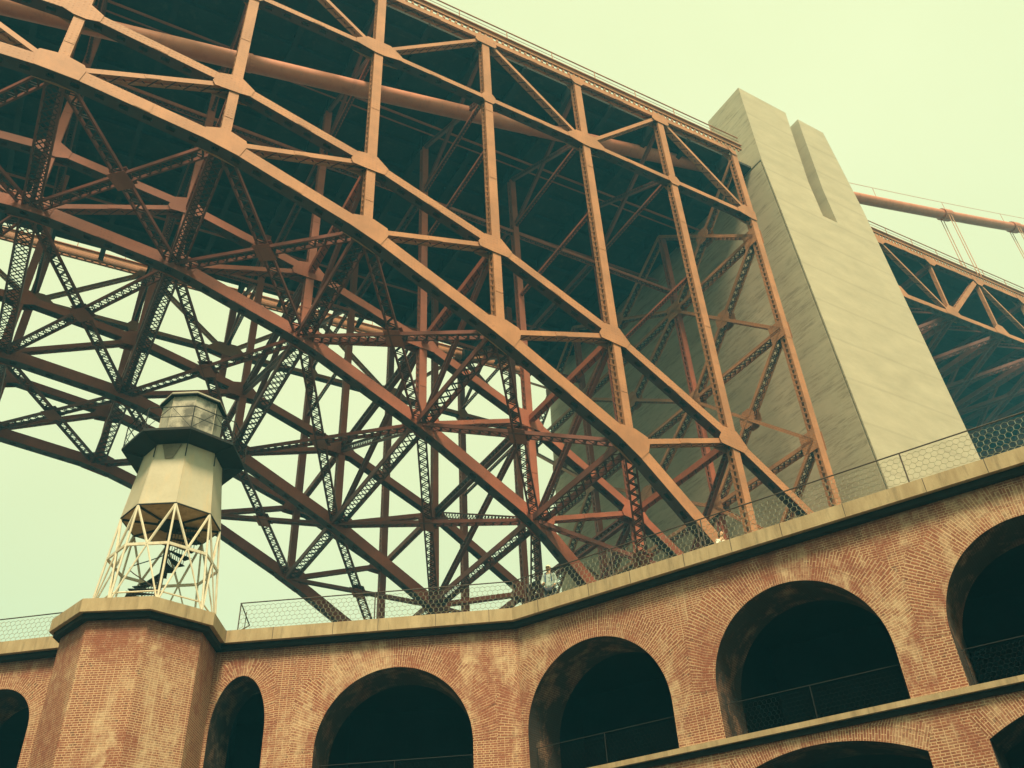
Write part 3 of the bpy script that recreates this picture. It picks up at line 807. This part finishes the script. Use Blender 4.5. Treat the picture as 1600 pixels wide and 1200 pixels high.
# the other wings of the fort, behind the camera
cs = [WRt.p(25.5, 0), Vector((25, -17, 0)), Vector((-30, -17, 0)), WLf.p(-14, 0)]
for k in range(3):
    a, b_ = cs[k], cs[k + 1]; Wb = Wall(b_, (a - b_).normalized(), Vector((-(a - b_).y, (a - b_).x, 0)).normalized())
    ln = (a - b_).length; nb = int(ln / 6.5)
    Wb = Wall(a, (b_ - a).normalized(), Vector((-(b_ - a).y, (b_ - a).x, 0)).normalized() * (1 if k != 9 else -1))
    cvs = [arc(3.25 + 6.5 * j, 2.52, 7.95, 2.52) for j in range(nb)]
    facade(Wb, 0, ln, [(SILL, ZT - .3, cvs), (GZ, 6.3, [])], "facade_wall")
    mb = MB(); sg = 1 if (Wb.n.dot(-(a + b_) / 2) < 0) else -1
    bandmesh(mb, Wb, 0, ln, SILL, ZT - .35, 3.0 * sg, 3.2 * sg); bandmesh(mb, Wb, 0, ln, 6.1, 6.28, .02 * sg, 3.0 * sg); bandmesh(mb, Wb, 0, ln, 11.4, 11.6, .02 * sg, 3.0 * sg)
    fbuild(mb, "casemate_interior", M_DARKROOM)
    mb = MB(); bandmesh(mb, Wb, 0, ln, ZT - .43, ZT, -.3, .9); bandmesh(mb, Wb, 0, ln, 6.30, 6.57, -.2, .2); fbuild(mb, "coping", M_GRAN)

# stair tower (octagonal bastion)
TC = Vector((-12.98, 29.1, 0)); tower = empty("stair_tower", (TC.x, TC.y, GZ), 0, fort)
tower.matrix_parent_inverse = Matrix.Translation((0, 0, -GZ))
TR = 2.86; TA0 = R(-90 + 3 + 22.5)
def octp(r, z, k, a0=TA0, c=TC): a = a0 + k * math.pi / 4; return Vector((c.x + r * math.cos(a), c.y + r * math.sin(a), z))
def tbuild(mb, name, m, sm=False):
    o = mb.build(name, m, tower, sm); o.matrix_parent_inverse = Matrix.Translation((-TC.x, -TC.y, -GZ)); return o
ap = 1 / math.cos(math.pi / 8)
def prism(mb, r0, r1, z0, z1, a0=TA0, c=TC, uv=False, caps=True, mi=0, cap_mi=None):
    side = 2 * r0 * math.sin(math.pi / 8)
    for k in range(8):
        a = octp(r0, z0, k, a0, c); b = octp(r0, z0, k + 1, a0, c); d = octp(r1, z1, k + 1, a0, c); e = octp(r1, z1, k, a0, c)
        mb.face([a, b, d, e], [(k * side, z0), ((k + 1) * side, z0), ((k + 1) * side, z1), (k * side, z1)], mi)
    if caps:
        cm = mi if cap_mi is None else cap_mi
        mb.face([octp(r1, z1, k, a0, c) for k in range(8)], None, mi); mb.face([octp(r0, z0, 7 - k, a0, c) for k in range(8)], None, cm)
mb = MB(); prism(mb, TR - .36 * ap, TR - .36 * ap, GZ, ZT - .3); tbuild(mb, "tower_wall", M_BRICK_T)
mb = MB(); prism(mb, TR, TR, ZT - .43, ZT); tbuild(mb, "tower_coping", M_GRAN)
mb = MB(); prism(mb, TR - .15, TR - .15, ZT - .60, ZT - .434); tbuild(mb, "tower_shade_band", M_SHADE)

# ================================================================ LIGHTHOUSE on the stair tower
LC = Vector((TC.x + 0.20, TC.y + 0.08, 0)); LA0 = R(114 + 180)
light = empty("skeleton_lighthouse", (LC.x, LC.y, ZT))
tag(light, "small white octagonal lighthouse on cream iron legs standing on the brick stair tower", "lighthouse")
def lbuild(mb, name, m, par=None, sm=False):
    o = mb.build(name, m, par or light, sm)
    if par is None: o.matrix_parent_inverse = Matrix.Translation((-LC.x, -LC.y, -ZT))
    return o
def lp(r, z, k): return octp(r, z, k, LA0, LC)
def lpr(mb, r0, r1, z0, z1, caps=True, mi=0, cap_mi=None): prism(mb, r0, r1, z0, z1, LA0, LC, False, caps, mi, cap_mi)
ZB, ZR, ZS, ZG = ZT, 14.45, 16.08, 18.76
mb = MB(); lpr(mb, 1.74, 1.42, ZS, ZG); sh_ = lbuild(mb, "shaft", M_PLATE)
mb = MB()
for k in range(8):
    mb.rod(lp(1.745, ZS, k), lp(1.425, ZG, k), .010, 4)
lbuild(mb, "corner_seams", M_PLATE)
mb = MB(); lpr(mb, 1.74, 1.74, ZS - .03, ZS - .002); lbuild(mb, "floor_plate", M_RUST)
mb = MB()
for k in range(8): mb.rod(lp(1.70, ZS - .07, k), Vector((LC.x, LC.y, ZS - .07)), .04, 4)
for k in range(8): mb.rod(lp(1.74, ZS - .02, k), lp(1.74, ZS - .02, k + 1), .03, 4)
mb.rod((LC.x, LC.y, ZS - .12), (LC.x, LC.y, ZS + .0), .5, 8)
lbuild(mb, "floor_ribs", M_IRON)
# gallery
mb = MB(); lpr(mb, 1.42, 2.27, ZG - .02, ZG + .10, False); lpr(mb, 2.27, 2.27, ZG + .10, ZG + .20); lbuild(mb, "gallery_deck", M_IRON)
for k in range(8):
    mb = MB(); mb.rod(lp(1.53, ZG - .62, k), lp(1.50, ZG, k), .022, 5); mb.rod(lp(1.50, ZG - .05, k), lp(2.2, ZG + .05, k), .022, 5)
    lbuild(mb, "gallery_bracket", M_IRON)
mb = MB()
for k in range(8):
    a, b = lp(2.22, ZG + .2, k), lp(2.22, ZG + .2, k + 1)
    a1, b1_ = a + VZ * .95, b + VZ * .95
    mb.rod(a, a1, .022, 5); mb.rod(a1, b1_, .02, 5); mb.rod(a + VZ * .5, b + VZ * .5, .014, 4)
    mb.rod(a, (a1 + b1_) / 2, .012, 4); mb.rod(b, (a1 + b1_) / 2, .012, 4)
lbuild(mb, "gallery_rail", M_IRON)
# lantern
ZL = ZG + .20
mb = MB(); lpr(mb, 1.15, 1.12, ZL, ZL + 2.22); lan = lbuild(mb, "lantern", M_LANT)
mb = MB(); lpr(mb, 1.165, 1.160, ZL, ZL + .45, False)
for k in range(8):
    mb.rod(lp(1.155, ZL, k), lp(1.125, ZL + 2.22, k), .016, 4)
lbuild(mb, "lantern_frame", M_LROOF)
mb = MB(); lpr(mb, 1.27, 1.27, ZL + 2.22, ZL + 2.29); lpr(mb, 1.25, .15, ZL + 2.29, ZL + 2.56); mb.rod((LC.x, LC.y, ZL + 2.5), (LC.x, LC.y, ZL + 2.68), .16, 10)
lbuild(mb, "lantern_roof", [M_LROOF])
mb = MB(); lpr(mb, 1.285, 1.285, ZL + 2.16, ZL + 2.215); lbuild(mb, "roof_gutter", M_IRON)
# a flat grey stain on the shaft front under the gallery, modelled as a thin plate
mb = MB(); fa = (lp(1.46, ZG - .05, 0) + lp(1.46, ZG - .05, 7)) / 2; fb = (lp(1.525, ZG - .7, 0) + lp(1.525, ZG - .7, 7)) / 2
tg = (lp(1.5, ZG, 0) - lp(1.5, ZG, 7)).normalized(); nn = (fa - Vector((LC.x, LC.y, fa.z))).normalized()
mb.hexa([fb - tg * .14, fb + tg * .14, fb + tg * .14 + nn * .03, fb - tg * .14 + nn * .03, fa - tg * .36, fa + tg * .36, fa + tg * .36 + nn * .03, fa - tg * .36 + nn * .03])
lbuild(mb, "stain_plate", M_GREYSTAIN)
# legs: eight raking legs with zigzag bracing and a ring
RB, RS = 2.08, 1.72
def lr(z): return RB + (RS - RB) * (z - ZB) / (ZS - ZB)
for k in range(8):
    mb = MB(); mb.rod(lp(RB, ZB, k), lp(RS, ZS - .05, k), .040, 8); lbuild(mb, "leg", M_WHITE, sm=False)
    mb = MB(); mb.rod(lp(RB, ZB, k), lp(lr(ZB + .22), ZB + .22, k), .11, 8); lbuild(mb, "leg_shoe", M_RAIL)
mb = MB(); rr = lr(ZR)
for k in range(8):
    mid = (lp(rr, ZR, k) + lp(rr, ZR, k + 1)) / 2
    mb.rod(lp(RS, ZS - .05, k), mid, .046, 6); mb.rod(lp(RS, ZS - .05, k + 1), mid, .046, 6)
    mb.rod(lp(RB, ZB + .15, k), mid, .032, 6); mb.rod(lp(RB, ZB + .15, k + 1), mid, .032, 6)
lbuild(mb, "leg_bracing", M_WHITE)
mb = MB()
for k in range(8):
    mb.bar(lp(rr, ZR, k), lp(rr, ZR, k + 1), VZ, (lp(rr, ZR, k) - Vector((LC.x, LC.y, ZR))).normalized(), .05, .03)
lbuild(mb, "ring_girt", M_WHITE)
mb = MB()
for k in range(8): mb.rod(lp(RB - .08, ZB + .55, k), lp(RB - .08, ZB + .55, k + 1), .03, 5)
lbuild(mb, "base_girt", M_WHITE)
# spiral stair
mb = MB(); NSTEP = 17; cc = Vector((LC.x, LC.y, 0))
mb.rod(cc + VZ * ZB, cc + VZ * ZS, .09, 10)
for k in range(NSTEP):
    a = R(288) - k * R(16.6); z = ZB + .15 + (ZS - ZB - .3) * k / NSTEP; r = 1.05
    d0 = Vector((math.cos(a), math.sin(a), 0)); d1 = Vector((math.cos(a - R(19)), math.sin(a - R(19)), 0))
    A = cc + VZ * z
    mb.hexa([A + d0 * .08, A + d0 * r, A + d1 * r, A + d1 * .08, A + d0 * .08 + VZ * .03, A + d0 * r + VZ * .03, A + d1 * r + VZ * .03, A + d1 * .08 + VZ * .03])
    for q in range(9):                                        # pierced riser
        e = A + d1 * (.1 + q * .105); mb.rod(e, e + VZ * (.20), .014, 4)
lbuild(mb, "spiral_stair", M_IRON)
mb = MB(); prev = None
for k in range(26):
    a = R(288) - k * R(16.6) * 17 / 26; z = ZB + 1.0 + (ZS - ZB - .3) * k / 26; p = cc + Vector((math.cos(a), math.sin(a), 0)) * 1.08 + VZ * min(z, ZS - .05)
    if prev: mb.rod(prev, p, .02, 5)
    else: mb.rod(p - VZ * 1.0, p, .02, 5)
    prev = p
lbuild(mb, "stair_handrail", M_RAIL)

# ================================================================ FENCES
def hexmesh(mb, P0, du, length, height, cell=0.235, r=0.0095):
    """hexagonal wire netting standing on P0 and running along du"""
    dx = cell * math.sqrt(3) / 2 * 1.02; dz = cell * 0.75
    edges = set(); nx = int(length / dx) + 1; nz = int(height / dz) + 1
    for j in range(nz):
        for i_ in range(nx):
            cx = (i_ + (0.5 if j % 2 else 0)) * dx; cz = j * dz + cell * .3
            v_ = [(cx + cell * .51 * math.sin(a * math.pi / 3), cz + cell / 2 * math.cos(a * math.pi / 3)) for a in range(6)]
            for a in range(6):
                p = v_[a]; q = v_[(a + 1) % 6]
                if min(p[0], q[0]) < 0 or max(p[0], q[0]) > length or min(p[1], q[1]) < 0 or max(p[1], q[1]) > height: continue
                e = tuple(sorted(((round(p[0], 2), round(p[1], 2)), (round(q[0], 2), round(q[1], 2))))); edges.add(e)
    for (p, q) in edges:
        mb.rod(P0 + du * p[0] + VZ * p[1], P0 + du * q[0] + VZ * q[1], r, 3)
def fence(W, ua, ub, label, off=-.18, z0=ZT, hgt=1.06, posts=(), cell=.205, r=.0075, kind="wire_fence", cat="fence", grp="hexagonal wire fences on the coping", bot=0.03, rail_r=.022, brace_end=None, rm=None):
    o = empty(kind, W.p(ua, z0, off)); tag(o, label, cat, grp)
    inv = Matrix.Translation(-W.p(ua, z0, off))
    def b(mb, nm, m):
        x = mb.build(nm, m, o); x.matrix_parent_inverse = inv
    mb = MB(); hexmesh(mb, W.p(ua, z0 + bot, off), W.d, ub - ua, hgt - bot - .03, cell, r); b(mb, "wire_netting", M_NET if cell > .2 else M_IRON)
    mb = MB(); mb.rod(W.p(ua, z0 + hgt, off), W.p(ub, z0 + hgt, off), rail_r, 7); b(mb, "top_rail", rm or M_RAIL)
    mb = MB(); mb.rod(W.p(ua, z0 + bot, off), W.p(ub, z0 + bot, off), rail_r * .6, 6); b(mb, "bottom_rail", rm or M_RAIL)
    for u_ in posts:
        mb = MB(); mb.rod(W.p(u_, z0, off), W.p(u_, z0 + hgt, off), rail_r, 7)
        mb.rod(W.p(u_, z0, off + .001), W.p(u_, z0 + .05, off + .001), rail_r * 2.2, 8); b(mb, "post", rm or M_RAIL)
    if brace_end is not None:
        mb = MB(); k = brace_end
        mb.rod(W.p(k, z0 + hgt, off), W.p(k + .12, z0 + hgt * .5, off + .75), rail_r, 6); mb.rod(W.p(k + .12, z0 + hgt * .5, off + .75), W.p(k, z0, off), rail_r, 6)
        mb.rod(W.p(k + .12, z0, off + .3), W.p(k + .12, z0 + hgt * .8, off + .3), rail_r * .8, 6); b(mb, "end_brace", rm or M_RAIL)
    return o
uMf = uM1 - 0.0
fence(WMd, 0.08, uM1 + .02, "wire netting fence along the level coping between lighthouse tower and wall corner", posts=(0.1, 4.9, 5.0, 9.75), brace_end=0.1)
fence(WRt, uR0 + .02, 25.0, "wire netting fence along the slanting coping in front of the concrete pylon", posts=(0.0, .14, 3.3, 3.42, 6.55, 6.68, 12.9, 19.0))
fence(WLf, -13.5, 1.2, "wire netting fence on the coping left of the lighthouse tower", posts=(-7, -3.5, 0.9), off=.1)
G2 = "guard fences across the gallery arches"
for (W, cv, lab) in ((WRt, r_up[0], "dark guard fence across the gallery arch just right of the wall corner"),
                     (WRt, r_up[1], "dark guard fence across the gallery arch below the concrete pylon"),
                     (WRt, r_up[2], "dark guard fence across the gallery arch at the right edge of the photo"),
                     (WMd, m_up[1], "dark guard fence low in the gallery arch right of the narrow arch")):
    a, b_ = cv[0][0] + .05, cv[-1][0] - .05
    fence(W, a, b_, lab, off=.35, z0=SILL, hgt=1.03, posts=(a + .04, (a + b_) / 2, b_ - .04), cell=.15, r=.0035, kind="gallery_guard_fence", cat="fence", grp=G2, rail_r=.011, rm=M_IRON)

# ================================================================ PEOPLE on the roof terrace
def skin_obj(name, verts, edges, radii, m, parent, sub=2, inv=None):
    me = bpy.data.meshes.new(name); me.from_pydata(verts, edges, []); me.materials.append(m)
    o = bpy.data.objects.new(name, me); COL.objects.link(o)
    md = o.modifiers.new("skin", 'SKIN'); md.use_smooth_shade = True
    if not me.skin_vertices: 
        pass
    for k, r in enumerate(radii):
        me.skin_vertices[0].data[k].radius = (r, r) if not isinstance(r, tuple) else r
    me.skin_vertices[0].data[0].use_root = True
    s = o.modifiers.new("sub", 'SUBSURF'); s.levels = sub; s.render_levels = sub
    if parent: o.parent = parent
    return o
def ball(mb, c, r, sc=(1, 1, 1), nu=12, nv=8, mi=0, z0=-1.0, z1=1.0):
    rows = []
    for j in range(nv + 1):
        t = math.asin(z0) + (math.asin(z1) - math.asin(z0)) * j / nv
        rows.append([(c[0] + r * sc[0] * math.cos(t) * math.cos(2 * math.pi * i / nu), c[1] + r * sc[1] * math.cos(t) * math.sin(2 * math.pi * i / nu), c[2] + r * sc[2] * math.sin(t)) for i in range(nu)])
    for j in range(nv):
        for i in range(nu):
            mb.face([rows[j][i], rows[j][(i + 1) % nu], rows[j + 1][(i + 1) % nu], rows[j + 1][i]], None, mi)
def person(loc, rz, label, top_m, cap, strap, arms, lean=0.0, scale=1.0):
    o = empty("person", loc, rz); tag(o, label, "person"); o.scale = (scale,) * 3
    # local: faces -Y, x to its left
    v = [(0, 0, .92), (0, 0, 1.12), (0, -lean * .3, 1.32), (0, -lean * .6, 1.42), (0, -lean * .8, 1.52), (0, -lean, 1.62)]
    e = [(0, 1), (1, 2), (2, 3), (3, 4), (4, 5)]; r = [(.16, .12), (.15, .11), (.17, .115), (.10, .08), .055, .07]
    for sx in (-1, 1):
        b = len(v); A = arms[0 if sx < 0 else 1]
        v += [(sx * .16, -lean * .5, 1.40)] + [(sx * x, y, z) for (x, y, z) in A]; e += [(3, b)] + [(b + k, b + k + 1) for k in range(len(A))]
        r += [.062, .046, .034, .03][:len(A) + 1]
        b = len(v)
        v += [(sx * .095, 0, .86), (sx * .10, -.01, .48), (sx * .105, .01, .09), (sx * .11, -.13, .04)]; e += [(0, b), (b, b + 1), (b + 1, b + 2), (b + 2, b + 3)]; r += [.095, .062, .045, .04]
    body = skin_obj("body", v, e, r, M_SKIN, o)
    # clothes: a slightly larger top and trousers
    vt = [(0, 0, .86), (0, 0, 1.12), (0, -lean * .3, 1.32), (0, -lean * .6, 1.43)]; et = [(0, 1), (1, 2), (2, 3)]; rt = [(.20, .15), (.185, .14), (.20, .14), (.11, .09)]
    for sx in (-1, 1):
        b = len(vt); A = arms[0 if sx < 0 else 1]
        vt += [(sx * .17, -lean * .5, 1.40)] + [(sx * x, y, z) for (x, y, z) in A[:2]]; et += [(3, b), (b, b + 1), (b + 1, b + 2)]; rt += [.08, .064, .052]
    skin_obj("jacket" if cap else "shirt", vt, et, rt, top_m, o)
    vl = [(0, 0, .93)]; el = []; rl = [(.17, .13)]
    for sx in (-1, 1):
        b = len(vl); vl += [(sx * .095, 0, .86), (sx * .10, -.01, .48), (sx * .105, .01, .12)]; el += [(0, b), (b, b + 1), (b + 1, b + 2)]; rl += [.115, .085, .07]
    skin_obj("trousers", vl, el, rl, M_TROUS, o)
    hx = (0, -lean, 1.645)
    mb = MB(); ball(mb, (0, -lean, 1.64), .105, (.80, .95, 1.18), 14, 10)
    mb.rod((0, -lean - .095, 1.645), (0, -lean - .125, 1.615), .014, 6, r1=.018)
    for sx in (-1, 1): ball(mb, (sx * .083, -lean + .01, 1.635), .026, (.4, .8, 1.1), 8, 6)
    hd = mb.build("head", M_SKIN, o, True)
    mb = MB()
    for sx in (-1, 1): ball(mb, (sx * .034, -lean - .092, 1.655), .012, (1.3, .7, .8), 8, 5)
    mb.build("eyes", M_HAIR, o, True)
    mb = MB(); mb.bar((-.028, -lean - .093, 1.588), (.028, -lean - .093, 1.588), VZ, VW, .006, .006); mb.build("mouth", M_NAVY if False else M_CABLE, o)
    if cap:
        mb = MB(); ball(mb, (0, -lean + .005, 1.665), .115, (.86, 1.0, 1.05), 14, 6, z0=0.15, z1=.999)
        mb.hexa([(-.07, -lean - .09, 1.682), (.07, -lean - .09, 1.682), (.055, -lean - .19, 1.668), (-.055, -lean - .19, 1.668), (-.07, -lean - .09, 1.694), (.07, -lean - .09, 1.694), (.055, -lean - .19, 1.678), (-.055, -lean - .19, 1.678)])
        mb.build("cap", M_CAP, o, True)
    else:
        mb = MB(); ball(mb, (0, -lean + .03, 1.66), .118, (.86, .92, 1.10), 14, 9, z0=-.75, z1=.999); ball(mb, (0, -lean + .08, 1.56), .07, (1, .7, 1.5), 10, 8)
        mb.build("hair", M_HAIR, o, True)
    if strap:
        mb = MB()
        for sx in (-1, 1): mb.bar((sx * .11, -.135, 1.12), (sx * .10, -.12, 1.46), VS, VW, .016, .012)
        mb.box((-.15, .13, 1.0), (.15, .30, 1.45)); mb.build("backpack", M_NAVY, o)
    return o
person((0.86, 28.80, 11.60), R(-12), "person in a pale blue jacket and cream cap standing behind the wire fence", M_JACKET, True, True,
       [((.24, -.02, 1.15), (.20, -.20, 1.02), (.12, -.28, 1.05)), ((.25, -.02, 1.14), (.22, -.16, .98), (.20, -.24, .95))])
person((6.44, 26.75, 11.60), R(25), "person in a white top with dark hair at the foot of the nearest arch rib", M_SHIRT, False, False,
       [((.24, -.10, 1.20), (.18, -.28, 1.30), (.10, -.30, 1.45)), ((.25, -.05, 1.15), (.22, -.22, 1.00), (.2, -.3, 1.0))], lean=.10, scale=.91)

# ================================================================ ground, haze
mb = MB(); mb.face([(-179, -119, GZ), (229, -119, GZ), (229, 259, GZ), (-179, 259, GZ)])
g = mb.build("ground", M_GROUND); tag(g, kind="structure")
HZ_ON = True
if HZ_ON:
    mb = MB(); mb.box((-180, -120, GZ - 1), (230, 260, 93))
    hz = mb.build("haze", M_GROUND); tag(hz, kind="stuff")
    m = bpy.data.materials.new("haze_air"); m.use_nodes = True; t = m.node_tree; t.nodes.clear()
    out = t.nodes.new("ShaderNodeOutputMaterial"); v = t.nodes.new("ShaderNodeVolumePrincipled")
    v.inputs["Color"].default_value = (0.12, 0.66, 1.0, 1); v.inputs["Density"].default_value = 0.0014
    v.inputs["Anisotropy"].default_value = 0.0
    t.links.new(v.outputs[0], out.inputs["Volume"]); hz.data.materials.clear(); hz.data.materials.append(m)
